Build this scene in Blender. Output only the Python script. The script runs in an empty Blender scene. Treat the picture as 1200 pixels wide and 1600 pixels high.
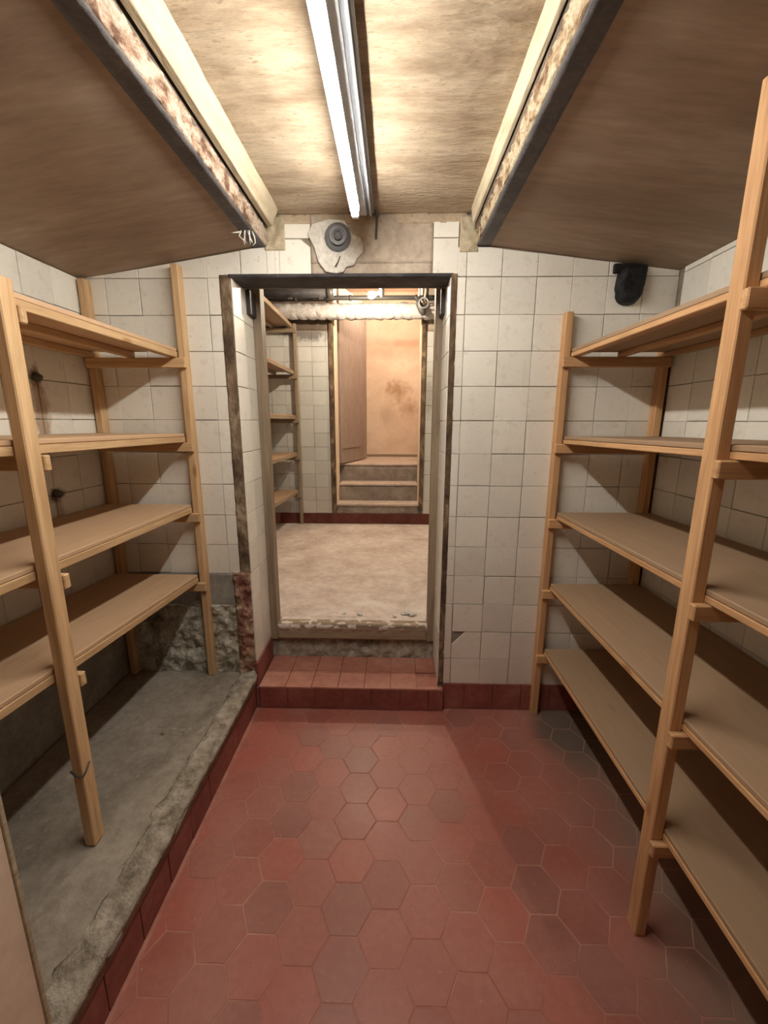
import bpy, bmesh, math, random
from mathutils import Vector, Matrix, noise
random.seed(7)
scene = bpy.context.scene
COL = scene.collection

# ---------------------------------------------------------------- camera
f_px = 655.2
pitch, yaw, roll = 0.212, 0.024, 0.0033
cam_data = bpy.data.cameras.new('camera')
cam_data.sensor_fit = 'HORIZONTAL'
cam_data.sensor_width = 36.0
cam_data.lens = 36.0 * f_px / 1200.0
cam_data.clip_start = 0.02
cam = bpy.data.objects.new('camera', cam_data)
COL.objects.link(cam)
cy, sy = math.cos(yaw), math.sin(yaw)
cp, sp = math.cos(pitch), math.sin(pitch)
cr, sr = math.cos(roll), math.sin(roll)
right0 = Vector((cy, sy, 0)); fwd = Vector((-sy * cp, cy * cp, -sp)); up0 = Vector((-sy * sp, cy * sp, cp))
right = right0 * cr + up0 * sr
up = up0 * cr - right0 * sr
m = Matrix((right, up, -fwd)).transposed().to_4x4()
m.translation = Vector((0, -1.974, 1.4845))
cam.matrix_world = m
scene.camera = cam

# ---------------------------------------------------------------- world, exposure
world = bpy.data.worlds.new('world'); scene.world = world
world.use_nodes = True
world.node_tree.nodes['Background'].inputs[0].default_value = (0.02, 0.018, 0.015, 1)
world.node_tree.nodes['Background'].inputs[1].default_value = 0.2
vs = scene.view_settings
vs.view_transform = 'Standard'; vs.look = 'None'; vs.gamma = 1.0; vs.use_curve_mapping = False
vs.exposure = 0.33
TUBE_STRENGTH = 104.0
TUBE_COLOR = (1.0, 0.945, 0.845)
BULB_STRENGTH = 1250.0
STAIR_STRENGTH = 850.0
BULB_COLOR = (1.0, 0.83, 0.62)

# ---------------------------------------------------------------- materials
def nt(name):
    mt = bpy.data.materials.new(name); mt.use_nodes = True
    return mt, mt.node_tree.nodes, mt.node_tree.links

class G:
    """small node graph helper"""
    def __init__(s, name):
        s.m, s.n, s.l = nt(name)
        s.b = s.n['Principled BSDF']
    def node(s, t, **kw):
        x = s.n.new(t)
        for k, v in kw.items():
            if hasattr(x, k): setattr(x, k, v)
            else: x.inputs[k].default_value = v
        return x
    def coord(s, kind='Object', scale=(1, 1, 1)):
        if kind == 'World':
            src = s.node('ShaderNodeNewGeometry').outputs['Position']
        else:
            src = s.node('ShaderNodeTexCoord').outputs[kind]
        mp = s.node('ShaderNodeMapping'); mp.inputs['Scale'].default_value = scale
        s.l.new(src, mp.inputs['Vector'])
        return mp.outputs['Vector']
    def offset_by_random(s, vec):
        oi = s.node('ShaderNodeObjectInfo')
        a = s.node('ShaderNodeVectorMath', operation='ADD')
        sc = s.node('ShaderNodeVectorMath', operation='SCALE'); sc.inputs['Scale'].default_value = 37.0
        cmb = s.node('ShaderNodeCombineXYZ')
        for i in range(3): s.l.new(oi.outputs['Random'], cmb.inputs[i])
        s.l.new(cmb.outputs[0], sc.inputs[0]); s.l.new(vec, a.inputs[0]); s.l.new(sc.outputs[0], a.inputs[1])
        return a.outputs[0]
    def noise(s, vec, scale=5, detail=4, rough=0.55, dist=0.0):
        x = s.node('ShaderNodeTexNoise'); x.inputs['Scale'].default_value = scale
        x.inputs['Detail'].default_value = detail; x.inputs['Roughness'].default_value = rough
        x.inputs['Distortion'].default_value = dist
        s.l.new(vec, x.inputs['Vector']); return x.outputs['Fac']
    def ramp(s, fac, stops):
        r = s.node('ShaderNodeValToRGB'); e = r.color_ramp.elements
        while len(e) < len(stops): e.new(0.5)
        for el, (p, c) in zip(e, stops):
            el.position = p; el.color = c if len(c) == 4 else (*c, 1)
        s.l.new(fac, r.inputs['Fac']); return r.outputs['Color']
    def mix(s, fac, a, b, mode='MIX'):
        x = s.node('ShaderNodeMix', data_type='RGBA', blend_type=mode)
        for sock, v in ((x.inputs['Factor'], fac), (x.inputs['A'], a), (x.inputs['B'], b)):
            pass
        ins = [i for i in x.inputs if i.enabled]
        for sock, v in zip(ins, (fac, a, b)):
            if hasattr(v, 'is_linked') or isinstance(v, bpy.types.NodeSocket): s.l.new(v, sock)
            elif isinstance(v, (int, float)): sock.default_value = v
            else: sock.default_value = (*v, 1) if len(v) == 3 else v
        return [o for o in x.outputs if o.enabled][0]
    def math(s, op, a, b=None, clamp=False):
        x = s.node('ShaderNodeMath', operation=op, use_clamp=clamp)
        for i, v in enumerate((a, b)):
            if v is None: continue
            if isinstance(v, bpy.types.NodeSocket): s.l.new(v, x.inputs[i])
            else: x.inputs[i].default_value = v
        return x.outputs[0]
    def sep(s, vec):
        x = s.node('ShaderNodeSeparateXYZ'); s.l.new(vec, x.inputs[0]); return x.outputs
    def rnd(s, lo=0.9, hi=1.1):
        oi = s.node('ShaderNodeObjectInfo')
        mr = s.node('ShaderNodeMapRange'); mr.inputs['To Min'].default_value = lo; mr.inputs['To Max'].default_value = hi
        s.l.new(oi.outputs['Random'], mr.inputs['Value']); return mr.outputs['Result']
    def scale_val(s, col, fac):
        h = s.node('ShaderNodeHueSaturation'); s.l.new(col, h.inputs['Color']); s.l.new(fac, h.inputs['Value'])
        return h.outputs['Color']
    def bump(s, h, strength=0.3, dist=0.01):
        b = s.node('ShaderNodeBump'); b.inputs['Strength'].default_value = strength; b.inputs['Distance'].default_value = dist
        s.l.new(h, b.inputs['Height']); s.l.new(b.outputs[0], s.b.inputs['Normal'])
    def out(s, col=None, rough=0.7, metal=0.0, spec=0.4):
        if col is not None:
            if isinstance(col, bpy.types.NodeSocket): s.l.new(col, s.b.inputs['Base Color'])
            else: s.b.inputs['Base Color'].default_value = (*col, 1)
        if isinstance(rough, bpy.types.NodeSocket): s.l.new(rough, s.b.inputs['Roughness'])
        else: s.b.inputs['Roughness'].default_value = rough
        s.b.inputs['Metallic'].default_value = metal
        s.b.inputs['Specular IOR Level'].default_value = spec
        return s.m

def mat_wood(name, c_dark, c_light, axis, rough=0.6, dust=None):
    g = G(name)
    sc = [14, 14, 14]; sc['xyz'.index(axis)] = 0.9
    v = g.offset_by_random(g.coord('Object', tuple(sc)))
    a = g.noise(v, 3.0, 6, 0.6, 0.6)
    col = g.ramp(a, [(0.28, c_dark), (0.62, c_light)])
    sc2 = [60, 60, 60]; sc2['xyz'.index(axis)] = 2.5
    fine = g.noise(g.coord('Object', tuple(sc2)), 3.0, 3, 0.6)
    col = g.mix(0.35, col, g.ramp(fine, [(0.3, (0.55, 0.5, 0.45)), (0.65, (1.08, 1.05, 1.0))]), 'MULTIPLY')
    # knots
    sck = [9, 9, 9]; sck['xyz'.index(axis)] = 3.5
    vo = g.node('ShaderNodeTexVoronoi'); vo.inputs['Scale'].default_value = 1.0
    g.l.new(g.offset_by_random(g.coord('Object', tuple(sck))), vo.inputs['Vector'])
    k = g.ramp(vo.outputs['Distance'], [(0.05, (0.55, 0.42, 0.33)), (0.13, (1, 1, 1))])
    col = g.mix(0.8, col, k, 'MULTIPLY')
    if dust:
        d = g.noise(g.coord('Object'), 4.0, 5, 0.6)
        col = g.mix(g.ramp(d, [(0.25, (0.45,) * 3), (0.75, (0.95,) * 3)]), col, dust)
    col = g.scale_val(col, g.rnd(0.88, 1.08))
    g.bump(fine, 0.15, 0.002)
    return g.out(col, rough, spec=0.3)

def mat_tile(name, base, rnd=(0.93, 1.05), dirt=(0.55, 0.47, 0.36), stains=()):
    g = G(name)
    v = g.coord('World')
    big = g.noise(v, 1.7, 4, 0.6)
    col = g.mix(g.ramp(big, [(0.46, (0, 0, 0)), (0.82, (0.30,) * 3)]), base, dirt)
    fine = g.noise(v, 22.0, 5, 0.65, 0.4)
    col = g.mix(g.ramp(fine, [(0.55, (0, 0, 0)), (0.8, (0.40,) * 3)]), col, (0.44, 0.38, 0.29))
    col = g.mix(g.ramp(g.noise(v, 60.0, 2, 0.5), [(0.70, (0, 0, 0)), (0.78, (0.4,) * 3)]), col, (0.30, 0.25, 0.18))
    # cracked glaze: thin dark lines
    vo = g.node('ShaderNodeTexVoronoi', feature='DISTANCE_TO_EDGE'); vo.inputs['Scale'].default_value = 11.0
    g.l.new(g.offset_by_random(v), vo.inputs['Vector'])
    crk = g.ramp(vo.outputs['Distance'], [(0.0, (0.12,) * 3), (0.014, (0, 0, 0))])
    col = g.mix(crk, col, (0.35, 0.30, 0.24))
    # brown tint that grows towards the foot of the wall
    z = g.sep(v)[2]
    low = g.node('ShaderNodeMapRange'); low.inputs['From Min'].default_value = 1.2; low.inputs['From Max'].default_value = 0.0
    low.inputs['To Max'].default_value = 0.35
    g.l.new(z, low.inputs['Value'])
    col = g.mix(low.outputs[0], col, (0.60, 0.49, 0.40))
    for (cx, cyy, cz, rx, ry, rz, c, amt) in stains:
        sub = g.node('ShaderNodeVectorMath', operation='SUBTRACT'); g.l.new(v, sub.inputs[0]); sub.inputs[1].default_value = (cx, cyy, cz)
        mul = g.node('ShaderNodeVectorMath', operation='DIVIDE'); g.l.new(sub.outputs[0], mul.inputs[0]); mul.inputs[1].default_value = (rx, ry, rz)
        ln = g.node('ShaderNodeVectorMath', operation='LENGTH'); g.l.new(mul.outputs[0], ln.inputs[0])
        d = g.math('ADD', ln.outputs['Value'], g.math('MULTIPLY', g.math('SUBTRACT', fine, 0.5), 1.6))
        col = g.mix(g.ramp(d, [(0.45, (amt,) * 3), (1.0, (0, 0, 0))]), col, c)
    col = g.scale_val(col, g.rnd(*rnd))
    g.bump(g.noise(v, 26.0, 3, 0.6), 0.25, 0.004)
    return g.out(col, 0.42, spec=0.4)

def mat_rough(name, stops, scale=6.0, bump=0.6, rough=0.9, detail=7, coord='World', sc=(1, 1, 1), dist=0.02, speck=None):
    g = G(name)
    v = g.coord(coord, sc)
    a = g.noise(v, scale, detail, 0.62, 0.3)
    col = g.ramp(a, stops)
    f = g.noise(v, scale * 7, 4, 0.65)
    col = g.mix(0.5, col, g.ramp(f, [(0.3, (0.55,) * 3), (0.7, (1.15,) * 3)]), 'MULTIPLY')
    if speck:
        s2 = g.noise(v, scale * 14, 2, 0.5)
        col = g.mix(g.ramp(s2, [(0.60, (0, 0, 0)), (0.72, (1, 1, 1))]), col, speck)
    h = g.math('ADD', a, g.math('MULTIPLY', f, 0.5))
    g.bump(h, bump, dist)
    return g.out(col, rough, spec=0.25)

def mat_plain(name, col, rough=0.6, metal=0.0):
    g = G(name)
    n = g.noise(g.coord('Object'), 25, 3, 0.6)
    c = g.mix(0.3, col, g.ramp(n, [(0.3, (0.6,) * 3), (0.7, (1.1,) * 3)]), 'MULTIPLY')
    return g.out(c, rough, metal)

def mat_emit(name, col, strength):
    mt, n, l = nt(name)
    n.remove(n['Principled BSDF'])
    e = n.new('ShaderNodeEmission'); e.inputs[0].default_value = (*col, 1); e.inputs[1].default_value = strength
    l.new(e.outputs[0], n['Material Output'].inputs[0]); return mt

M = {}
for ax in 'xyz':
    M['pine_l' + ax] = mat_wood('pale pine ' + ax, (0.50, 0.31, 0.155), (0.70, 0.48, 0.27), ax)
    M['pine_r' + ax] = mat_wood('orange pine ' + ax, (0.46, 0.25, 0.115), (0.65, 0.395, 0.205), ax)
    M['pine_d' + ax] = mat_wood('brown timber ' + ax, (0.22, 0.165, 0.115), (0.37, 0.29, 0.205), ax)
M['panel_l'] = mat_wood('dusty pale shelf board', (0.46, 0.285, 0.15), (0.66, 0.44, 0.25), 'y', 0.65, dust=(0.58, 0.39, 0.25))
M['panel_r'] = mat_wood('dusty brown shelf board', (0.32, 0.19, 0.10), (0.43, 0.27, 0.15), 'y', 0.7, dust=(0.37, 0.255, 0.165))
STL = [(-1.379, -0.336, 1.645, 0.2, 0.035, 0.04, (0.05, 0.035, 0.025), 0.95),
       (-1.379, -0.33, 1.50, 0.2, 0.045, 0.20, (0.30, 0.16, 0.06), 0.7),
       (-1.379, -0.327, 1.19, 0.2, 0.05, 0.035, (0.04, 0.03, 0.02), 0.95),
       (-1.379, -0.32, 1.10, 0.2, 0.03, 0.12, (0.30, 0.17, 0.07), 0.5)]
M['tile'] = mat_tile('off white glazed tile', (0.83, 0.805, 0.735))
M['tile_left'] = mat_tile('off white glazed tile with rust runs', (0.83, 0.805, 0.735), stains=STL)
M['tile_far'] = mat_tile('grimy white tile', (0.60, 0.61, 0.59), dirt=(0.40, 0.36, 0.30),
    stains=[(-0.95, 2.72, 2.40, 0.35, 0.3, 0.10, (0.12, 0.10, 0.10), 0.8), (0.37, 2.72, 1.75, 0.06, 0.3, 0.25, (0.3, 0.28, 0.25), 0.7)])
M['grout'] = mat_rough('old grout', [(0.3, (0.20, 0.165, 0.125)), (0.7, (0.42, 0.37, 0.30))], 9, 0.4)
M['plaster'] = mat_rough('bare buff plaster', [(0.3, (0.36, 0.29, 0.23)), (0.55, (0.50, 0.42, 0.34)), (0.75, (0.58, 0.52, 0.45))], 5, 0.4)
M['white_plaster'] = mat_rough('white filler plaster', [(0.3, (0.60, 0.57, 0.52)), (0.7, (0.80, 0.78, 0.73))], 8, 0.4)
M['cement'] = mat_rough('grey cement', [(0.3, (0.23, 0.195, 0.155)), (0.5, (0.325, 0.28, 0.23)), (0.72, (0.43, 0.38, 0.325))], 4.5, 0.5, speck=(0.34, 0.30, 0.25))
M['edge_mortar'] = mat_rough('crumbling pale mortar', [(0.34, (0.20, 0.165, 0.125)), (0.5, (0.40, 0.345, 0.275)), (0.66, (0.58, 0.52, 0.44))], 15, 0.9)
M['render'] = mat_rough('smooth grey render', [(0.3, (0.25, 0.235, 0.205)), (0.7, (0.39, 0.375, 0.335))], 6, 0.3)
M['rubble'] = mat_rough('rubble masonry', [(0.32, (0.20, 0.18, 0.14)), (0.46, (0.45, 0.41, 0.32)), (0.56, (0.66, 0.63, 0.55)), (0.72, (0.36, 0.32, 0.25))], 11, 0.9)
M['brick_core'] = mat_rough('broken brick core', [(0.30, (0.12, 0.055, 0.045)), (0.45, (0.36, 0.17, 0.125)), (0.56, (0.52, 0.37, 0.25)), (0.72, (0.62, 0.54, 0.43))], 13, 0.9)
M['edge_rust'] = mat_rough('rusty corner edge', [(0.35, (0.07, 0.045, 0.03)), (0.52, (0.17, 0.11, 0.07)), (0.68, (0.40, 0.31, 0.20))], 14, 0.7, sc=(1, 1, 0.5))
M['edge_pale'] = mat_rough('flaking corner edge', [(0.35, (0.09, 0.06, 0.04)), (0.5, (0.22, 0.155, 0.10)), (0.66, (0.44, 0.355, 0.25))], 14, 0.7, sc=(1, 1, 0.5))
M['steel_dark'] = mat_rough('dark painted steel', [(0.35, (0.030, 0.028, 0.032)), (0.62, (0.075, 0.07, 0.075)), (0.80, (0.20, 0.17, 0.15))], 7, 0.3, 0.55)
M['flange'] = mat_rough('dark grey flange paint', [(0.35, (0.085, 0.08, 0.085)), (0.62, (0.135, 0.125, 0.125)), (0.80, (0.25, 0.20, 0.17))], 9, 0.3, 0.55)
M['rust_peel'] = mat_rough('peeling rusty beam side', [(0.38, (0.16, 0.085, 0.055)), (0.47, (0.40, 0.27, 0.19)), (0.58, (0.62, 0.51, 0.41))], 30, 0.9, sc=(1, 0.5, 1))
M['rust_cream'] = mat_rough('flaking cream and rust beam side', [(0.38, (0.15, 0.08, 0.05)), (0.46, (0.40, 0.28, 0.17)), (0.54, (0.60, 0.51, 0.36))], 30, 0.9, sc=(1, 0.5, 1))
M['red_dark'] = mat_rough('dark red skirting tile', [(0.3, (0.10, 0.025, 0.02)), (0.7, (0.19, 0.06, 0.045))], 6, 0.2, 0.5)
M['groove'] = mat_rough('dark groove', [(0.35, (0.07, 0.055, 0.045)), (0.65, (0.17, 0.13, 0.10))], 9, 0.4)
M['cream_wood'] = mat_rough('cream painted batten', [(0.3, (0.46, 0.38, 0.26)), (0.62, (0.56, 0.485, 0.35)), (0.8, (0.36, 0.27, 0.165))], 8, 0.4, sc=(1, 0.2, 1))
M['ceil_mid'] = mat_rough('board marked buff ceiling', [(0.30, (0.34, 0.25, 0.17)), (0.50, (0.51, 0.405, 0.29)), (0.70, (0.60, 0.505, 0.385))], 4.0, 0.8, sc=(0.7, 3.0, 1), speck=(0.33, 0.25, 0.165))
M['ceil_side'] = mat_rough('brown trowelled ceiling', [(0.3, (0.27, 0.19, 0.13)), (0.55, (0.345, 0.25, 0.178)), (0.78, (0.46, 0.36, 0.275))], 1.6, 0.12, 0.6, sc=(0.6, 3.0, 1), dist=0.01)
M['red_tile'] = mat_rough('red quarry tile', [(0.3, (0.20, 0.058, 0.048)), (0.55, (0.285, 0.092, 0.074)), (0.78, (0.37, 0.155, 0.125))], 5, 0.2, 0.5, dist=0.005)
M['red_joint'] = mat_rough('pinkish floor joint', [(0.40, (0.38, 0.15, 0.115)), (0.72, (0.58, 0.34, 0.27))], 2.6, 0.2)
M['tread_tile'] = mat_rough('pale worn red tile', [(0.3, (0.34, 0.125, 0.09)), (0.55, (0.43, 0.185, 0.135)), (0.75, (0.50, 0.26, 0.20))], 4, 0.2, 0.5, dist=0.005)
M['dusty_floor'] = mat_rough('dusty pinkish floor', [(0.28, (0.51, 0.40, 0.35)), (0.5, (0.70, 0.59, 0.53)), (0.72, (0.82, 0.74, 0.68))], 3.2, 0.5, speck=(0.64, 0.56, 0.48))
def mat_stair():
    g = G('stained peach plaster')
    v = g.coord('World')
    n = g.noise(v, 2.2, 6, 0.62, 0.4); f = g.noise(v, 9.0, 5, 0.65)
    col = g.ramp(n, [(0.35, (0.66, 0.49, 0.37)), (0.6, (0.76, 0.61, 0.49))])
    col = g.mix(g.ramp(f, [(0.55, (0, 0, 0)), (0.75, (0.45,) * 3)]), col, (0.55, 0.39, 0.28))
    for (cx, cz, rx, rz, c, amt) in ((0.03, 1.93, 0.20, 0.17, (0.42, 0.25, 0.155), 0.85), (0.20, 1.66, 0.16, 0.15, (0.42, 0.25, 0.155), 0.8), (-0.10, 1.58, 0.12, 0.22, (0.52, 0.40, 0.28), 0.7), (0.1, 2.55, 0.45, 0.07, (0.55, 0.33, 0.24), 0.6)):
        sub = g.node('ShaderNodeVectorMath', operation='SUBTRACT'); g.l.new(v, sub.inputs[0]); sub.inputs[1].default_value = (cx, 4.2, cz)
        mul = g.node('ShaderNodeVectorMath', operation='DIVIDE'); g.l.new(sub.outputs[0], mul.inputs[0]); mul.inputs[1].default_value = (rx, 0.3, rz)
        ln = g.node('ShaderNodeVectorMath', operation='LENGTH'); g.l.new(mul.outputs[0], ln.inputs[0])
        d = g.math('ADD', ln.outputs['Value'], g.math('MULTIPLY', g.math('SUBTRACT', f, 0.5), 2.2))
        col = g.mix(g.ramp(d, [(0.25, (amt,) * 3), (1.15, (0, 0, 0))]), col, c)
    g.bump(f, 0.2, 0.01)
    return g.out(col, 0.9, spec=0.2)
M['stair_wall'] = mat_stair()
M['stair_step'] = mat_rough('grey stone riser', [(0.3, (0.20, 0.165, 0.14)), (0.7, (0.40, 0.34, 0.30))], 8, 0.5)
M['stair_tread'] = mat_rough('pinkish dusty tread', [(0.3, (0.50, 0.39, 0.33)), (0.7, (0.66, 0.55, 0.48))], 5, 0.3)
M['leaf'] = mat_rough('mauve brown door paint', [(0.3, (0.31, 0.235, 0.205)), (0.7, (0.38, 0.30, 0.262))], 3, 0.15, 0.5, sc=(2, 2, .4))
M['insul'] = mat_rough('white pipe lagging', [(0.3, (0.42, 0.385, 0.37)), (0.55, (0.62, 0.60, 0.59))], 13, 0.8)
M['black'] = mat_rough('black plastic sheet', [(0.35, (0.006, 0.006, 0.007)), (0.7, (0.03, 0.03, 0.034))], 10, 0.8, 0.35)
M['soot'] = mat_plain('sooty void', (0.012, 0.011, 0.011), 0.8)
M['grey_plastic'] = mat_plain('grey plastic', (0.16, 0.165, 0.175), 0.45)
M['grey_plastic_l'] = mat_plain('light grey plastic', (0.33, 0.34, 0.36), 0.4)
M['white_metal'] = mat_plain('white enamel', (0.62, 0.66, 0.70), 0.35)
M['blue_grey'] = mat_plain('blue grey enamel', (0.14, 0.155, 0.18), 0.35)
M['chrome'] = mat_plain('bright rim metal', (0.55, 0.57, 0.62), 0.25, 0.6)
M['cream_board'] = mat_plain('cream board', (0.84, 0.69, 0.53), 0.6)
M['gun'] = mat_plain('grey iron', (0.10, 0.095, 0.09), 0.5, 0.3)
M['cobweb'] = mat_plain('dusty white fibre', (0.70, 0.66, 0.60), 0.9)
M['cable'] = mat_plain('pale cable', (0.60, 0.55, 0.50), 0.5)
M['far_ceiling'] = mat_rough('dark stained ceiling', [(0.3, (0.10, 0.075, 0.06)), (0.7, (0.22, 0.17, 0.14))], 4, 0.4)
M['tube'] = mat_emit('lit tube', TUBE_COLOR, TUBE_STRENGTH)
M['stair_lit'] = mat_emit('lit stair lamp', (1.0, 0.86, 0.66), STAIR_STRENGTH)
M['bulb'] = mat_emit('lit bulb', BULB_COLOR, BULB_STRENGTH)

def mat_hex():
    g = G('red hexagonal tile')
    v = g.coord('World')
    oi = g.node('ShaderNodeObjectInfo')
    base = g.ramp(oi.outputs['Random'], [(0.0, (0.29, 0.083, 0.062)), (0.3, (0.35, 0.100, 0.074)), (0.55, (0.37, 0.092, 0.066)), (0.8, (0.315, 0.112, 0.085)), (1.0, (0.26, 0.092, 0.074))])
    wear = g.noise(v, 2.3, 5, 0.6, 0.4)
    base = g.mix(g.ramp(wear, [(0.40, (0.12,) * 3), (0.68, (0.62,) * 3)]), base, (0.43, 0.200, 0.162))
    f = g.noise(v, 45, 4, 0.7)
    base = g.mix(0.3, base, g.ramp(f, [(0.3, (0.6,) * 3), (0.7, (1.15,) * 3)]), 'MULTIPLY')
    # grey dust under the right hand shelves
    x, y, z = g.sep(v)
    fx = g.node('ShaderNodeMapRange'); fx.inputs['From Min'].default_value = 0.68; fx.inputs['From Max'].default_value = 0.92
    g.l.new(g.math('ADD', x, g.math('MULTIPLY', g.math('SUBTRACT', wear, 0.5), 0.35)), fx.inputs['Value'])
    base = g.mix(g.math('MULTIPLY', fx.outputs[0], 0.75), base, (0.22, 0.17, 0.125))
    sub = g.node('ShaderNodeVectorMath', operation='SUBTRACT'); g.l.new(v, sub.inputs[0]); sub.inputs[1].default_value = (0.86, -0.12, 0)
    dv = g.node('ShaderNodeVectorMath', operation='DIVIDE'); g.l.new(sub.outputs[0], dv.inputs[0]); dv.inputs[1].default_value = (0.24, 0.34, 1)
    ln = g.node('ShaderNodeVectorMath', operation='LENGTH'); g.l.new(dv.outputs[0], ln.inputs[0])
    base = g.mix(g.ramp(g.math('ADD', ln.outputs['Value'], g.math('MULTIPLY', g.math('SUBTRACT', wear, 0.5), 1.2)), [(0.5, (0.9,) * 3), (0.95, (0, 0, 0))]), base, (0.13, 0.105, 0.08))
    dots = g.noise(v, 120, 1, 0.5)
    base = g.mix(g.ramp(dots, [(0.76, (0, 0, 0)), (0.80, (0.8,) * 3)]), base, (0.5, 0.36, 0.28))
    g.bump(g.noise(v, 14, 3, 0.5), 0.08, 0.004)
    r = g.ramp(wear, [(0.3, (0.36,) * 3), (0.7, (0.52,) * 3)])
    return g.out(base, r, spec=0.45)
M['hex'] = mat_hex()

# ---------------------------------------------------------------- geometry helpers
def link(name, me, mat, parent=None):
    o = bpy.data.objects.new(name, me); COL.objects.link(o)
    if mat is not None and not me.materials: me.materials.append(mat)
    if parent is not None: o.parent = parent
    return o

def tag(o, label=None, cat=None, group=None, kind=None):
    if label: o['label'] = label
    if cat: o['category'] = cat
    if group: o['group'] = group
    if kind: o['kind'] = kind
    return o

def empty(name, loc=(0, 0, 0)):
    o = bpy.data.objects.new(name, None); COL.objects.link(o); o.location = loc; o.empty_display_size = 0.05
    return o

def bm_box(bm, lo, hi, bevel=0.0):
    c = [(a + b) / 2 for a, b in zip(lo, hi)]; s = [b - a for a, b in zip(lo, hi)]
    r = bmesh.ops.create_cube(bm, size=1.0)
    for v in r['verts']:
        v.co = Vector((v.co.x * s[0] + c[0], v.co.y * s[1] + c[1], v.co.z * s[2] + c[2]))
    if bevel:
        es = list({e for v in r['verts'] for e in v.link_edges})
        bmesh.ops.bevel(bm, geom=es, offset=bevel, segments=1, affect='EDGES', profile=0.5)

def bm_obj(name, bm, mat, parent=None, smooth=False):
    bmesh.ops.recalc_face_normals(bm, faces=bm.faces)
    me = bpy.data.meshes.new(name); bm.to_mesh(me); bm.free()
    if smooth:
        for p in me.polygons: p.use_smooth = True
    return link(name, me, mat, parent)

def pz(parent):
    """world position of a parent chain made only of translations"""
    v = Vector((0, 0, 0))
    while parent is not None: v += parent.location; parent = parent.parent
    return v

def box(name, lo, hi, mat, parent=None, bevel=0.0, rot=None):
    """box in world coordinates, origin at its centre"""
    c = Vector([(a + b) / 2 for a, b in zip(lo, hi)])
    bm = bmesh.new(); bm_box(bm, [a - k for a, k in zip(lo, c)], [b - k for b, k in zip(hi, c)], bevel)
    o = bm_obj(name, bm, mat, parent)
    o.location = c - pz(parent)
    if rot: o.rotation_euler = rot
    return o

def boxes(name, lst, mat, parent=None, bevel=0.0):
    bm = bmesh.new(); off = pz(parent)
    for lo, hi in lst: bm_box(bm, [a - b for a, b in zip(lo, off)], [a - b for a, b in zip(hi, off)], bevel)
    return bm_obj(name, bm, mat, parent)

def tube_mesh(bm, pts, r, n=10, jitter=0.0):
    pts = [Vector(p) for p in pts]; rings = []
    for i, p in enumerate(pts):
        d = (pts[min(i + 1, len(pts) - 1)] - pts[max(i - 1, 0)]).normalized()
        a = d.orthogonal().normalized() if i == 0 else (rings_a - d * rings_a.dot(d)).normalized()
        rings_a = a; b = d.cross(a)
        rr = r if not isinstance(r, (list, tuple)) else r[i]
        ring = []
        for k in range(n):
            t = 2 * math.pi * k / n
            q = rr * (1 + jitter * (noise.noise(p * 30 + Vector((k * 1.7, 0, 0)))))
            ring.append(bm.verts.new(p + a * math.cos(t) * q + b * math.sin(t) * q))
        rings.append(ring)
    for A, B in zip(rings, rings[1:]):
        for k in range(n): bm.faces.new((A[k], A[(k + 1) % n], B[(k + 1) % n], B[k]))
    bm.faces.new(rings[0][::-1]); bm.faces.new(rings[-1])

def tube(name, pts, r, mat, parent=None, n=10, jitter=0.0):
    bm = bmesh.new(); off = pz(parent)
    tube_mesh(bm, [Vector(p) - off for p in pts], r, n, jitter)
    return bm_obj(name, bm, mat, parent, smooth=True)

def prism(name, poly, axis, a, b, mat, parent=None, bevel=0.0):
    """extrude a polygon: axis 'y' -> poly is (x,z); axis 'x' -> poly is (y,z); axis 'z' -> (x,y)"""
    off = pz(parent); bm = bmesh.new()
    def P(u, v, w):
        q = {'y': (u, w, v), 'x': (w, u, v), 'z': (u, v, w)}[axis]
        return Vector(q) - off
    A = [bm.verts.new(P(u, v, a)) for u, v in poly]; B = [bm.verts.new(P(u, v, b)) for u, v in poly]
    n = len(poly)
    bm.faces.new(A); bm.faces.new(B[::-1])
    for i in range(n): bm.faces.new((A[i], B[i], B[(i + 1) % n], A[(i + 1) % n]))
    bmesh.ops.recalc_face_normals(bm, faces=bm.faces)
    if bevel: bmesh.ops.bevel(bm, geom=list(bm.edges), offset=bevel, segments=1, affect='EDGES')
    return bm_obj(name, bm, mat, parent)

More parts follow.
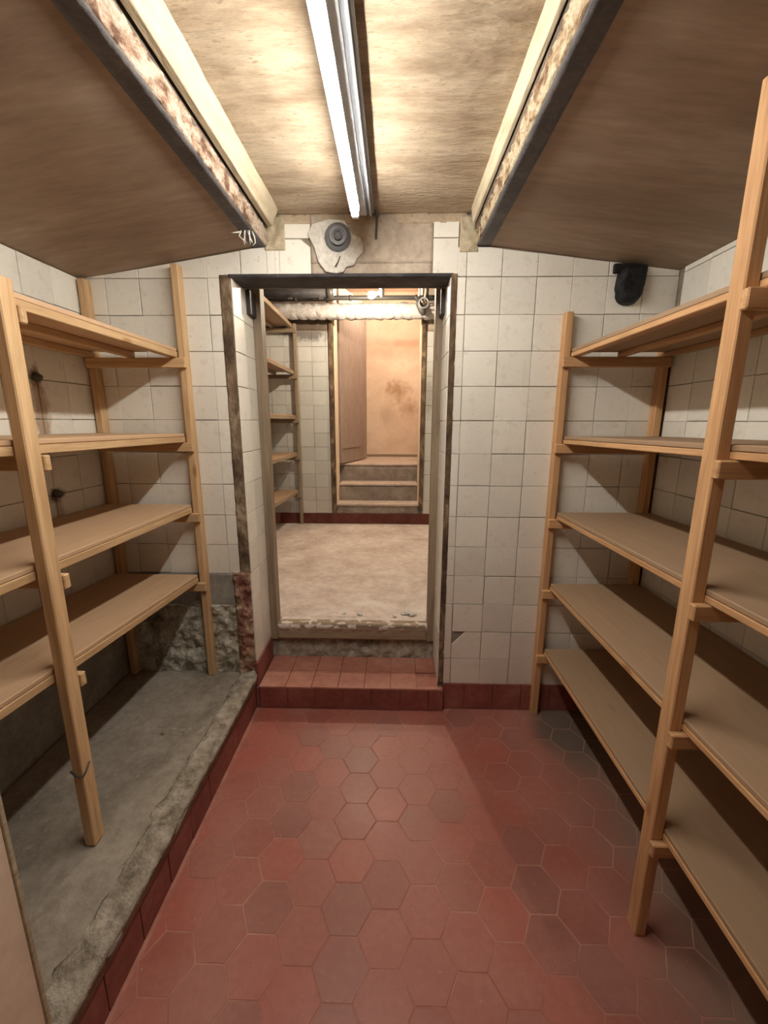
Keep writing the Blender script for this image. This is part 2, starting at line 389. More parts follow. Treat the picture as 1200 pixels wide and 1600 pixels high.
def rough_slab(name, o, u, v, nu, nv, amp, scale, mat, parent=None, depth=0.03, fn=None, seed=0.0):
    """a rough sheet with thickness: corner o, edge vectors u and v, relief along u x v; skirts go back by depth"""
    o, u, v = Vector(o), Vector(u), Vector(v)
    nrm = u.cross(v).normalized(); off = pz(parent); vs_, fs = [], []
    for j in range(nv + 1):
        for i in range(nu + 1):
            s, t = i / nu, j / nv
            p = o + u * s + v * t
            h = amp * noise.fractal(p * scale + Vector((seed, seed, seed)), 0.9, 2.1, 5)
            q = p + nrm * h
            if fn: q = fn(q, s, t, h)
            vs_.append(q - off)
    W = nu + 1
    for j in range(nv):
        for i in range(nu):
            a = j * W + i; fs.append((a, a + 1, a + W + 1, a + W))
    rim = [i for i in range(W)] + [j * W + nu for j in range(1, nv + 1)] + [nv * W + i for i in range(nu - 1, -1, -1)] + [j * W for j in range(nv - 1, 0, -1)]
    base = len(vs_)
    for k in rim:
        j, i = divmod(k, W)
        vs_.append(o + u * (i / nu) + v * (j / nv) - nrm * depth - off)
    L = len(rim)
    for k in range(L): fs.append((rim[k], base + k, base + (k + 1) % L, rim[(k + 1) % L]))
    fs.append(tuple(base + k for k in range(L)))
    me = bpy.data.meshes.new(name); me.from_pydata([tuple(q) for q in vs_], [], fs); me.update()
    ob = link(name, me, mat, parent)
    bm = bmesh.new(); bm.from_mesh(me); bmesh.ops.recalc_face_normals(bm, faces=bm.faces); bm.to_mesh(me); bm.free()
    for p in me.polygons: p.use_smooth = True
    return ob

def clip(poly, a, b, c):
    """keep a*x+b*y<=c"""
    out = []
    for i in range(len(poly)):
        p, q = poly[i], poly[(i + 1) % len(poly)]
        dp, dq = a * p[0] + b * p[1] - c, a * q[0] + b * q[1] - c
        if dp <= 0: out.append(p)
        if (dp < 0 < dq) or (dq < 0 < dp):
            t = dp / (dp - dq); out.append((p[0] + (q[0] - p[0]) * t, p[1] + (q[1] - p[1]) * t))
    return out

def clip_convex(poly, region):
    """region counter-clockwise convex polygon"""
    for i in range(len(region)):
        (x0, y0), (x1, y1) = region[i], region[(i + 1) % len(region)]
        nx, ny = (y1 - y0), -(x1 - x0)
        poly = clip(poly, nx, ny, nx * x0 + ny * y0)
        if len(poly) < 3: return []
    return poly

def area(p):
    return 0.5 * abs(sum(p[i][0] * p[(i + 1) % len(p)][1] - p[(i + 1) % len(p)][0] * p[i][1] for i in range(len(p))))

_mesh_cache = {}; _calls = [0]
def piece_mesh(key, poly, th, bev, mat, name='tile'):
    """flat piece in local (x, z), front at y=-th, back at y=0"""
    if key in _mesh_cache: return _mesh_cache[key]
    n = len(poly); cx = sum(p[0] for p in poly) / n; cz = sum(p[1] for p in poly) / n
    vs_ = [(x, 0, z) for x, z in poly] + [(x, -th + bev, z) for x, z in poly]
    r = [max(1e-6, math.hypot(x - cx, z - cz)) for x, z in poly]
    vs_ += [(x - (x - cx) / q * bev * 1.3, -th, z - (z - cz) / q * bev * 1.3) for (x, z), q in zip(poly, r)]
    fs = []
    for k in (0, 1):
        for i in range(n): fs.append((k * n + i, k * n + (i + 1) % n, (k + 1) * n + (i + 1) % n, (k + 1) * n + i))
    fs.append(tuple(2 * n + i for i in range(n)))
    fs.append(tuple(i for i in range(n - 1, -1, -1)))
    me = bpy.data.meshes.new(name); me.from_pydata(vs_, [], fs); me.update()
    bm = bmesh.new(); bm.from_mesh(me); bmesh.ops.recalc_face_normals(bm, faces=bm.faces); bm.to_mesh(me); bm.free()
    me.materials.append(mat); _mesh_cache[key] = me
    return me

def tiles(parent, frame, us, vs2, regions, mat, joint=0.0026, th=0.007, bev=0.0012, wob=0.004, tilt=0.006, name='tile', skip=None, cut=None, jit=0.0012):
    """lay tiles of a (u, v) grid inside the regions. frame(u, v) -> world point; tiles face -n. frame.rot is their rotation."""
    F, rot = frame; off = pz(parent); count = 0; _calls[0] += 1; cid = _calls[0]
    for ri, reg in enumerate(regions):
        for i in range(len(us) - 1):
            for j in range(len(vs2) - 1):
                u0, u1, v0, v1 = us[i] + joint / 2, us[i + 1] - joint / 2, vs2[j] + joint / 2, vs2[j + 1] - joint / 2
                q = [(u0, v0), (u1, v0), (u1, v1), (u0, v1)]
                full = area(q)
                p = clip_convex(q, reg)
                if cut and p:
                    for c in cut(i, j): p = clip(p, *c)
                if len(p) < 3 or area(p) < 0.00012: continue
                cu, cv = (us[i] + us[i + 1]) / 2, (vs2[j] + vs2[j + 1]) / 2
                if skip and skip(cu, cv): continue
                local = [(a - cu, b - cv) for a, b in p]
                key = ('full', mat.name, round(u1 - u0, 4), round(v1 - v0, 4), th) if abs(area(p) - full) < 1e-7 else (cid, ri, i, j)
                me = piece_mesh(key, local, th, bev, mat, name)
                o = bpy.data.objects.new(name, me); COL.objects.link(o); o.parent = parent
                o.location = F(cu + random.uniform(-jit, jit), cv + random.uniform(-jit, jit)) - off
                o.rotation_euler = (rot[0] + random.uniform(-tilt, tilt), rot[1] + random.uniform(-wob, wob), rot[2] + random.uniform(-tilt, tilt))
                count += 1
    return count

def grid(a, b, step, at):
    k0 = math.floor((a - at) / step); out = []
    k = k0
    while at + k * step < b + step: out.append(at + k * step); k += 1
    return out

# ================================================================ SETTING
YB = -2.75            # wall behind the photographer
XL, XR = -1.379, 1.196
XO0, XO1 = -0.713, 0.237    # doorway
ROWS = [0.14 + 0.15 * k for k in range(-1, 17)]
T = 0.008             # tile proud of wall

# ---- floor with hexagonal tiles
floor = boxes('floor', [((-0.76, YB, -0.12), (XR + 0.02, 0.0, -0.0007))], M['red_joint'])
tag(floor, 'red floor of worn hexagonal tiles with pale joints', 'floor', kind='structure')
HX, HY = 0.122, 0.147
reg_floor = [(-0.705, -2.05), (XR - 0.005, -2.05), (XR - 0.005, -0.012), (-0.705, -0.012)]
step_cut = [(-0.705, -0.034), (0.262, -0.034)]
hexpts = [(HX * 2 / 3 * math.cos(math.pi / 3 * k) * 0.985, HY / math.sqrt(3) * math.sin(math.pi / 3 * k) * 0.985) for k in range(6)]
for c in range(-10, 9):
    for r in range(-13, 6):
        hx = 0.350 + c * HX; hy = -0.517 + r * HY + (HY / 2 if c % 2 else 0)
        p = [(hx + a, hy + b) for a, b in hexpts]
        q = clip_convex(p, reg_floor)
        if len(q) >= 3 and min(a for a, b in q) < 0.25: q = clip(q, 0, 1, -0.036)
        if len(q) < 3 or area(q) < 0.0004: continue
        key = 'hexfull' if abs(area(q) - area(p)) < 1e-6 else ('hex', c, r)
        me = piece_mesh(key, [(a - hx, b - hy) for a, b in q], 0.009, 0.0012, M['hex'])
        o = bpy.data.objects.new('tile', me); COL.objects.link(o); o.parent = floor
        o.location = (hx, hy, -0.009 + random.uniform(-0.0003, 0.0003))
        o.rotation_euler = (-math.pi / 2 + random.uniform(-0.003, 0.003), random.uniform(-.003, .003), 0)
        # local z (front -y) turned to face up: mirror fix
        o.rotation_euler = (math.pi / 2 * 3 + random.uniform(-0.003, 0.003), random.uniform(-.003, .003), 0)

# ---- main back wall with doorway (two piers and the masonry over the lintel)
wall_back = boxes('wall_back', [((XL - 0.15, 0.0, -0.1), (XO0 + 0.0, 0.30, 2.5)), ((XO1, 0.0, -0.1), (XR + 0.15, 0.30, 2.5)),
                                ((XO0, 0.0, 2.104), (XO1, 0.20, 2.5)), ((XO0, 0.20, 2.3), (XO1, 0.30, 2.5)), ((XO0, 0.001, -0.1), (XO1, 0.30, 0.0))], M['grout'])
tag(wall_back, 'wall of white square tiles around the open doorway', 'wall', kind='structure')
FR_BACK = (lambda u, v: Vector((u, 0.0, v)), (0, 0, 0))
def ceil_z(x):
    if x < -0.61: return 2.205 + (x + 0.61) * (2.205 - 2.088) / 0.77
    if x > 0.395: return 2.205 - (x - 0.395) * (2.205 - 2.112) / 0.80
    return 2.34
# right of doorway
rR = [(0.262, 0.147), (XR - 0.002, 0.147), (XR - 0.002, ceil_z(XR)), (0.395, 2.203), (0.262, 2.203)]
colsR = grid(0.25, XR, 0.15, 0.3005)
def cutR(i, j):
    cu = (colsR[i] + colsR[i + 1]) / 2; cv = (ROWS[j] + ROWS[j + 1]) / 2
    out = []
    if abs(cu - 0.3755) < 0.02 and abs(cv - 0.365) < 0.02:
        n = Vector((-1, 1)); # broken top left corner
        out.append((-0.072, 0.068, -0.072 * 0.372 + 0.068 * 0.4415 - 0.0))
    return out
def skipR(cu, cv):
    return 0.935 < cu < 1.05 and cv > 2.0
tiles(wall_back, FR_BACK, colsR, ROWS, [rR], M['tile'], cut=cutR, skip=None)
# left of doorway
rL = [(XL + 0.002, 0.742), (-0.765, 0.742), (-0.765, 2.18), (XL + 0.002, ceil_z(XL))]
colsL = grid(XL, -0.6, 0.15, -0.818)
tiles(wall_back, FR_BACK, colsL, ROWS, [rL], M['tile'])
# above the doorway, left and right of the plaster patch
rA = [(-0.765, 2.102), (-0.365, 2.102), (-0.365, 2.30), (-0.56, 2.30), (-0.60, 2.205), (-0.765, 2.182)]
rA1 = [(-0.765, 2.102), (-0.555, 2.102), (-0.555, 2.208), (-0.62, 2.203), (-0.765, 2.18)]
rA2 = [(-0.553, 2.102), (-0.362, 2.102), (-0.362, 2.244), (-0.43, 2.295), (-0.50, 2.295), (-0.50, 2.21), (-0.553, 2.205)]
rA2 = [(-0.497, 2.102), (-0.362, 2.102), (-0.362, 2.295), (-0.497, 2.295)]
rA3 = [(-0.553, 2.102), (-0.499, 2.102), (-0.499, 2.205), (-0.553, 2.205)]
def cutA(i, j):
    cv = (ROWS[j] + ROWS[j + 1]) / 2
    if cv < 2.24: return [(0.6, 0.8, 0.6 * -0.405 + 0.8 * 2.240)]
    return []
tiles(wall_back, FR_BACK, colsL + [-0.362], ROWS, [rA1, rA3], M['tile'])
tiles(wall_back, FR_BACK, grid(-0.8, -0.3, 0.15, -0.512), ROWS, [rA2], M['tile'], cut=cutA)
rB = [(0.157, 2.102), (0.262, 2.102), (0.262, 2.300), (0.157, 2.300)]
rB2 = [(0.262, 2.102), (0.285, 2.102), (0.285, 2.205), (0.262, 2.205)]
tiles(wall_back, FR_BACK, [0.150, 0.3005], ROWS, [rB], M['tile'])

# plaster patch over the lintel
rough_slab('plaster_patch', (-0.362, -0.004, 2.145), (0.518, 0, 0), (0, 0, 0.19), 40, 14, 0.004, 9, M['plaster'], wall_back, 0.02)
rough_slab('plaster_patch', (-0.362, -0.003, 2.100), (0.518, 0, 0), (0, 0, 0.045), 30, 4, 0.003, 9, M['plaster'], wall_back, 0.02)
# strip of buff mortar under the middle ceiling
rough_slab('mortar_bed', (-0.50, -0.006, 2.296), (0.80, 0, 0), (0, 0, 0.04), 50, 4, 0.005, 14, M['ceil_mid'], wall_back, 0.02)
# torn white plaster round the grille
torn = [(-0.352, 2.292), (-0.372, 2.255), (-0.345, 2.20), (-0.330, 2.148), (-0.300, 2.110), (-0.255, 2.103), (-0.222, 2.110), (-0.212, 2.128), (-0.178, 2.135),
        (-0.165, 2.160), (-0.140, 2.185), (-0.138, 2.215), (-0.150, 2.240), (-0.185, 2.255), (-0.200, 2.275), (-0.215, 2.305), (-0.28, 2.31)]
p = prism('torn_plaster', torn, 'y', -0.016, 0.0, M['white_plaster'], wall_back, bevel=0.002)
prism('plaster_scar', [(-0.262, 2.128), (-0.248, 2.148), (-0.238, 2.170), (-0.234, 2.168), (-0.243, 2.145), (-0.252, 2.126)], 'y', -0.018, -0.012, M['groove'], wall_back)
# buff mortar pockets at the beam ends
rough_slab('mortar_pocket', (-0.555, -0.012, 2.195), (0.085, 0, 0), (0, 0, 0.125), 14, 18, 0.010, 24, M['cream_wood'], wall_back, 0.02, seed=3)
rough_slab('mortar_pocket', (0.268, -0.012, 2.185), (0.075, 0, 0), (0, 0, 0.135), 14, 18, 0.010, 24, M['cream_wood'], wall_back, 0.02, seed=5)

# rusty edge strips on both sides of the doorway
rough_slab('corner_strip', (-0.763, -0.009, 0.74), (0.049, 0, 0), (0, 0, 1.36), 8, 150, 0.004, 26, M['edge_pale'], wall_back, 0.02)
rough_slab('corner_strip', (0.2375, -0.009, 0.147), (0.026, 0, 0), (0, 0, 1.955), 6, 200, 0.0035, 26, M['edge_rust'], wall_back, 0.02, seed=9)
# broken brick edge left of the step, rubble and smooth render on the left
rough_slab('brick_edge', (-0.795, -0.018, 0.19), (0.078, 0, 0), (0, 0, 0.556), 18, 90, 0.019, 19, M['brick_core'], wall_back, 0.03, seed=2)
rough_slab('rubble_patch', (XL, -0.012, 0.19), (0.578, 0, 0), (0, 0, 0.38), 80, 56, 0.020, 17, M['rubble'], wall_back, 0.03, seed=4)
rough_slab('render_patch', (XL, -0.006, 0.56), (0.578, 0, 0), (0, 0, 0.18), 40, 16, 0.003, 14, M['render'], wall_back, 0.02)
# tiled reveals of the doorway
FR_RL = (lambda u, v: Vector((XO0 - 0.004, u, v)), (0, 0, math.pi / 2))
tiles(wall_back, FR_RL, [-0.006, 0.125, 0.262], ROWS, [[(-0.004, 0.255), (0.258, 0.255), (0.258, 2.10), (-0.004, 2.10)]], M['tile'])
FR_RR = (lambda u, v: Vector((XO1 + 0.004, u, v)), (0, 0, -math.pi / 2))
tiles(wall_back, FR_RR, [-0.006, 0.125, 0.262], ROWS, [[(-0.004, 0.145), (0.258, 0.145), (0.258, 2.10), (-0.004, 2.10)]], M['tile'])
box('reveal_skirting', (XO0 - 0.002, -0.02, 0.118), (XO0 + 0.010, 0.258, 0.252), M['red_tile'], wall_back, 0.002)

# ---- red skirting on the right of the back wall
base_b = boxes('baseboard_back', [((0.262, -0.004, 0.0), (XR, 0.0, 0.147))], M['red_joint'])
tag(base_b, 'row of dark red skirting tiles right of the doorway', 'baseboard', kind='structure')
tiles(base_b, (lambda u, v: Vector((u, -0.004, v)), (0, 0, 0)), grid(0.26, XR, 0.148, 0.377), [0.0, 0.147], [[(0.262, 0.001), (XR, 0.001), (XR, 0.147), (0.262, 0.147)]], M['red_tile'], th=0.009)

# ---- left and right walls
wall_left = boxes('wall_left', [((XL - 0.15, YB, -0.1), (XL, 0.0, 2.5))], M['grout'])
tag(wall_left, 'left wall of white tiles behind the shelves, bare cement low down', 'wall', kind='structure')
FR_L = (lambda u, v: Vector((XL, u, v)), (0, 0, math.pi / 2))
tiles(wall_left, FR_L, grid(-1.62, 0, 0.15, -0.03), ROWS, [[(-1.60, 0.742), (-0.004, 0.742), (-0.004, 2.085), (-1.60, 2.085)]], M['tile_left'])
rough_slab('cement_render', (XL + 0.004, YB, 0.19), (0, -YB, 0), (0, 0, 0.55), 100, 24, 0.006, 8, M['render'], wall_left, 0.02)
wall_right = boxes('wall_right', [((XR, YB, -0.1), (XR + 0.15, 0.0, 2.5))], M['grout'])
tag(wall_right, 'right wall of white tiles behind the shelves', 'wall', kind='structure')
FR_R = (lambda u, v: Vector((XR, u, v)), (0, 0, -math.pi / 2))
tiles(wall_right, FR_R, grid(-1.52, 0, 0.15, -0.045), ROWS, [[(-1.50, 0.147), (-0.008, 0.147), (-0.008, 2.11), (-1.50, 2.11)]], M['tile'])
box('skirting', (XR - 0.012, YB, 0.0), (XR, -0.012, 0.147), M['red_tile'], wall_right)
wall_rear = boxes('wall_rear', [((XL - 0.15, YB - 0.15, -0.1), (XR + 0.15, YB, 2.5))], M['plaster'])
tag(wall_rear, 'plain plaster wall behind the viewpoint', 'wall', kind='structure')

# ---- ceiling: middle bay and two lower side bays
ceiling = empty('ceiling', (0, 0, 2.33)); tag(ceiling, 'buff and brown plaster ceiling in three bays', 'ceiling', kind='structure')
rough_slab('middle_bay', (-0.62, 0.0, 2.332), (1.02, 0, 0), (0, YB, 0), 90, 200, 0.0022, 9, M['ceil_mid'], ceiling, 0.15)
prism('side_bay', [(-0.606, 2.210), (-0.606, 2.46), (XL, 2.46), (XL, ceil_z(XL))], 'y', YB, 0.0, M['ceil_side'], ceiling)
prism('side_bay', [(0.391, 2.210), (0.391, 2.46), (XR, 2.46), (XR, ceil_z(XR))], 'y', YB, 0.0, M['ceil_side'], ceiling)

def beam(name, x_out, x_in, s, bat, label):
    t = empty(name, ((x_out + x_in) / 2, 0, 2.207)); tag(t, label, 'beam', kind='structure')
    lo, hi = min(x_out, x_in), max(x_out, x_in)
    rough_slab('flange', (lo, YB, 2.2075), (0, -YB, 0), (hi - lo, 0, 0), 160, 4, 0.0012, 18, M['flange'], t, 0.010)
    a, b = sorted((x_in - s * 0.045, x_in + s * 0.004))
    # peeling side of the beam
    xs = x_in + s * 0.004
    if s > 0: rough_slab('rusty_side', (xs, YB, 2.211), (0, -YB, 0), (0.012, 0, 0.050), 420, 6, 0.007, 38, M['rust_peel'], t, 0.05)
    else: rough_slab('rusty_side', (xs, 0, 2.211), (0, YB, 0), (-0.010, 0, 0.046), 420, 6, 0.006, 38, M['rust_cream'], t, 0.05, seed=6)
    ga, gb = sorted((x_in - s * 0.04, x_in + s * 0.012))
    box('groove', (ga, YB, 2.255), (gb, -0.002, 2.33), M['groove'], t)
    prism('batten', bat, 'y', YB, -0.045, M['cream_wood'], t, 0.002)
    return t
b1 = beam('trim_1', -0.611, -0.555, 1, [(-0.534, 2.272), (-0.512, 2.272), (-0.482, 2.336), (-0.534, 2.336)], 'rusty steel beam left of the lamp, cream batten along it')
b2 = beam('trim_2', 0.396, 0.340, -1, [(0.303, 2.336), (0.312, 2.279), (0.324, 2.276), (0.324, 2.336)], 'rusty steel beam right of the lamp, flaking cream edge')

# ---- steel lintel over the doorway and timber frame
lint = rough_slab('trim_3', (-0.722, -0.010, 2.090), (0, 0.152, 0), (0.968, 0, 0), 16, 90, 0.0020, 14, M['steel_dark'], None, 0.014)
tag(lint, 'dark steel lintel spanning the doorway', 'lintel', kind='structure')
d1 = empty('door_1', (-0.24, 0.28, 0.335)); tag(d1, 'bare brown timber frame of the open doorway', 'door frame', kind='structure')
box('frame_leg', (-0.711, 0.252, 0.24), (-0.669, 0.325, 2.25), M['pine_dz'], d1, 0.003)
box('frame_leg', (0.197, 0.252, 0.24), (0.236, 0.325, 2.25), M['pine_dz'], d1, 0.003)
box('frame_head', (-0.669, 0.252, 2.19), (0.197, 0.325, 2.25), M['pine_dx'], d1, 0.003)
box('corner_shade_plate', (-0.7135, 0.165, 1.985), (-0.690, 0.2515, 2.094), M['steel_dark'], d1, 0.002)  # dark block paints the shadow under the lintel at the leg top
box('corner_shade_plate', (0.213, 0.165, 1.985), (0.2365, 0.2515, 2.094), M['steel_dark'], d1, 0.002)
rough_slab('sill_beam', (-0.669, 0.250, 0.245), (0.866, 0, 0), (0, 0, 0.093), 60, 8, 0.003, 20, M['pine_dx'], d1, 0.06)
# mortar under the sill
rough_slab('sill_mortar', (-0.713, 0.262, 0.120), (0.95, 0, 0), (0, 0.02, 0.128), 70, 12, 0.012, 22, M['edge_mortar'], d1, 0.04)
rough_slab('sill_top', (-0.669, 0.250, 0.337), (0.866, 0, 0), (0, 0.10, 0), 60, 8, 0.006, 24, M['dusty_floor'], d1, 0.04)

# ---- red tiled step
step = boxes('doorstep', [((-0.713, -0.026, 0.0), (0.2625, 0.30, 0.118))], M['red_joint'])
tag(step, 'low step faced in red tiles below the doorway', 'step', kind='structure')
cs = grid(-0.72, 0.26, 0.148, -0.700)
tiles(step, (lambda u, v: Vector((u, -0.026, v)), (0, 0, 0)), cs, [0.0, 0.122], [[(-0.713, 0.001), (0.2625, 0.001), (0.2625, 0.122), (-0.713, 0.122)]], M['red_tile'], th=0.010)
cs2 = grid(-0.72, 0.24, 0.138, -0.700)
tiles(step, (lambda u, v: Vector((u, v, 0.118)), (-math.pi / 2, 0, 0)), cs2, [-0.036, 0.118, 0.272], [[(-0.703, -0.036), (0.236, -0.036), (0.236, 0.262), (-0.703, 0.262)]], M['tread_tile'], th=0.010) if False else None
for i in range(len(cs2) - 1):
    for v0, v1 in ((-0.038, 0.115), (0.115, 0.262)):
        u0, u1 = max(cs2[i], -0.702), min(cs2[i + 1], 0.262 if v0 < 0 else 0.236)
        if u1 - u0 < 0.02: continue
        if v0 < 0 and u1 > 0.236:
            pass
        t_ = box('tile', (u0 + 0.0012, v0 + 0.0012, 0.118), (u1 - 0.0012, v1 - 0.0012, 0.129 + random.uniform(-.0006, .0006)), M['tread_tile'], step, 0.0015) if not (v0 < 0 and u1 > 0.2365) else \
             box('tile', (u0 + 0.0012, v0 + 0.0012, 0.118), (u1 - 0.0012, -0.012, 0.129), M['tread_tile'], step, 0.0015)
# ---- raised concrete platform along the left wall
plat = boxes('platform', [((XL, YB, -0.05), (-0.732, -0.002, 0.150)), ], M['cement'])
box('tile_bed', (-0.732, -2.1, 0.0), (-0.728, -0.03, 0.150), M['red_joint'], plat)
tag(plat, 'raised grey concrete platform with a broken edge under the left shelves', 'platform', kind='structure')
def edge_drop(q, s, t, h):
    # t runs from the wall (0) to the front edge (1)
    x = q.x; e = noise.noise(Vector((q.y * 5, 0, 3.1))) * 0.010 + noise.noise(Vector((q.y * 21, 0, 7.7))) * 0.006
    d = max(0.0, (t - 0.80) / 0.20)
    z = q.z - 0.012 * d * d + (0.010 * noise.noise(Vector((q.x * 18, q.y * 12, 1.0))) if t > 0.7 else 0) - (0.018 if t > 0.985 else 0)
    return Vector((x + e * d, q.y, z))
rough_slab('concrete_top', (XL, 0.0, 0.195), (0, YB, 0), (0.667, 0, 0), 180, 48, 0.004, 6, M['cement'], plat, 0.06, fn=edge_drop)
tiles(plat, (lambda u, v: Vector((-0.728, u, v)), (0, 0, math.pi / 2)), grid(-2.1, 0, 0.152, -0.145), [0.0, 0.150],
      [[(-2.1, 0.001), (-0.03, 0.001), (-0.03, 0.150), (-2.1, 0.150)]], M['red_tile'], th=0.011)

def lip(q, s, t, h):
    y = q.y
    w = noise.noise(Vector((y * 7, 2.2, 0))) * 0.012 + noise.noise(Vector((y * 26, 5.5, 0))) * 0.007
    if t < 0.12: q = Vector((q.x + w * 2.0, y, q.z - 0.008))
    if t > 0.86: q = Vector((q.x + w * 0.7, y, q.z - 0.010 - 0.012 * abs(noise.noise(Vector((y * 15, 0, 4))))))
    return q
rough_slab('broken_edge', (-0.800, -0.01, 0.199), (0, YB + 0.01, 0), (0.090, 0, 0), 420, 14, 0.009, 26, M['edge_mortar'], plat, 0.045, fn=lip)
def seam(q, s, t, h):
    return Vector((q.x, q.y + 0.02 * noise.noise(Vector((q.x * 6, 0, 9))), q.z - (0.006 if t < 0.1 or t > 0.9 else 0)))
rough_slab('patched_seam', (XL + 0.02, -0.47, 0.194), (0.56, 0, 0), (0, 0.055, 0), 60, 10, 0.008, 24, M['edge_mortar'], plat, 0.02, fn=seam)

# ================================================================ FURTHER ROOM
ZF, Y2 = 0.335, 2.72
floor_far = rough_slab('floor_far', (-1.5, 0.345, ZF), (2.5, 0, 0), (0, Y2 - 0.345, 0), 90, 90, 0.004, 5, M['dusty_floor'], None, 0.10)
tag(floor_far, 'dusty pinkish floor of the further room', 'floor', kind='structure')
DL, DR = -0.656, 0.282
wall_far = boxes('wall_far', [((-1.65, Y2, 0.2), (DL, Y2 + 0.2, 3.3)), ((DR, Y2, 0.2), (1.15, Y2 + 0.2, 3.3)), ((DL, Y2, 3.05), (DR, Y2 + 0.2, 3.3))], M['grout'])
tag(wall_far, 'far wall of grimy white tiles beyond the doorway', 'wall', kind='structure')
FR_F = (lambda u, v: Vector((u, Y2, v)), (0, 0, 0))
rows2 = [0.458 + 0.15 * k for k in range(0, 14)]
tiles(wall_far, FR_F, grid(-1.5, -0.70, 0.15, -0.735), rows2, [[(-1.5, 0.458), (-0.703, 0.458), (-0.703, 2.42), (-1.5, 2.42)]], M['tile_far'])
tiles(wall_far, FR_F, grid(0.32, 0.62, 0.15, 0.43), rows2, [[(0.326, 0.458), (0.62, 0.458), (0.62, 2.42), (0.326, 2.42)]], M['tile_far'])
rough_slab('bare_plaster', (-1.5, Y2 - 0.004, 2.42), (0.80, 0, 0), (0, 0, 0.56), 30, 20, 0.006, 12, M['far_ceiling'], wall_far, 0.02)
rough_slab('bare_plaster', (0.326, Y2 - 0.004, 2.42), (0.66, 0, 0), (0, 0, 0.56), 30, 20, 0.006, 12, M['plaster'], wall_far, 0.02)
base_far = boxes('baseboard_far', [((-1.5, Y2 - 0.008, ZF), (1.0, Y2, 0.456))], M['red_joint'])
tag(base_far, 'red skirting tiles at the foot of the far wall', 'baseboard', kind='structure')
tiles(base_far, (lambda u, v: Vector((u, Y2 - 0.008, v)), (0, 0, 0)), grid(-1.3, 0.6, 0.15, 0.012), [ZF, 0.456], [[(-1.3, ZF), (0.6, ZF), (0.6, 0.456), (-1.3, 0.456)]], M['red_dark'], th=0.008)
wall_far_left = boxes('wall_far_left', [((-1.65, 0.30, 0.2), (-1.5, Y2, 3.3))], M['white_plaster']); tag(wall_far_left, 'left wall of the further room behind its shelves', 'wall', kind='structure')
wall_far_right = boxes('wall_far_right', [((1.0, 0.30, 0.2), (1.15, Y2, 3.3))], M['white_plaster']); tag(wall_far_right, 'right wall of the further room', 'wall', kind='structure')
wall_far_front = boxes('wall_far_front', [((-1.5, 0.18, 2.5), (1.0, 0.30, 3.3))], M['plaster']); tag(wall_far_front, 'plaster above the doorway on the further side', 'wall', kind='structure')
ceiling_far = boxes('ceiling_far', [((-1.5, 0.30, 2.98), (1.0, Y2, 3.2))], M['far_ceiling']); tag(ceiling_far, 'dark stained ceiling of the further room', 'ceiling', kind='structure')
# second door frame
d2 = empty('door_2', (-0.19, Y2, 0.56)); tag(d2, 'dark edged frame of the stair door with an open leaf', 'door', kind='structure')
box('frame_edge', (-0.701, Y2 - 0.03, 0.49), (DL, Y2 + 0.02, 2.97), M['edge_rust'], d2, 0.003)
box('frame_edge', (DR, Y2 - 0.03, 0.49), (0.324, Y2 + 0.02, 2.97), M['edge_rust'], d2, 0.003)
box('jamb_lining', (DL, Y2 + 0.02, 0.57), (DL + 0.012, Y2 + 0.24, 3.05), M['cream_board'], d2, 0.002)
box('jamb_lining', (DR - 0.012, Y2 + 0.02, 0.57), (DR, Y2 + 0.24, 3.05), M['cream_board'], d2, 0.002)
# door leaf hinged on the left, opened into the stair
hx0, hy0, hx1, hy1 = -0.640, 3.00, -0.392, 3.80
L_ = math.hypot(hx1 - hx0, hy1 - hy0); ang = math.atan2(hy1 - hy0, hx1 - hx0)
leaf = box('door_leaf', (-L_ / 2, -0.018, 0.0), (L_ / 2, 0.018, 1.95), M['leaf'], d2, 0.003)
leaf.location = Vector(((hx0 + hx1) / 2, (hy0 + hy1) / 2, 1.0 + 0.975)) - pz(d2); leaf.rotation_euler = (0, 0, ang)
rail = box('rail', (-L_ / 2 + 0.02, -0.030, 0.17), (L_ / 2 - 0.25, -0.018, 0.21), M['leaf'], None, 0.002)
rail.parent = leaf; rail.location = (-0.11, -0.024, -0.975 + 0.19)

# ---- stair beyond
stair = empty('staircase', (-0.19, 2.72, 0.335)); tag(stair, 'three dusty stone steps climbing through the stair door', 'staircase', kind='structure')
for k, (ya, yb, z0, z1) in enumerate(((2.70, 2.92, 0.456, 0.572), (2.90, 3.15, 0.456, 0.775), (3.13, 4.2, 0.456, 0.985))):
    x0, x1 = (DL - 0.0, DR) if k == 0 else (DL + 0.012, DR - 0.012) if k == 1 else (-0.85, 0.46)
    rough_slab('riser', (x0, ya + 0.012, z0), (x1 - x0, 0, 0), (0, 0, z1 - z0 - 0.02), 40, 10, 0.006, 18, M['stair_step'], stair, 0.05)
    box('tread', (x0, ya, z1 - 0.024), (x1, yb, z1), M['stair_tread'], stair, 0.004)
ws = boxes('wall_stair', [((-0.85, 4.2, 0.9), (0.46, 4.3, 3.5)), ((-0.95, 2.92, 0.4), (-0.85, 4.3, 3.5)), ((0.46, 2.92, 0.4), (0.56, 4.3, 3.5)), ((-0.85, 2.92, 3.2), (0.46, 4.2, 3.3))], M['stair_wall'])
tag(ws, 'stained peach plaster wall of the stair', 'wall', kind='structure')
box('skirting', (-0.85, 4.185, 0.985), (0.46, 4.2, 1.02), M['pine_dx'], ws)
box('skirting', (0.40, 3.55, 0.985), (0.46, 4.185, 1.15), M['pine_dx'], ws)

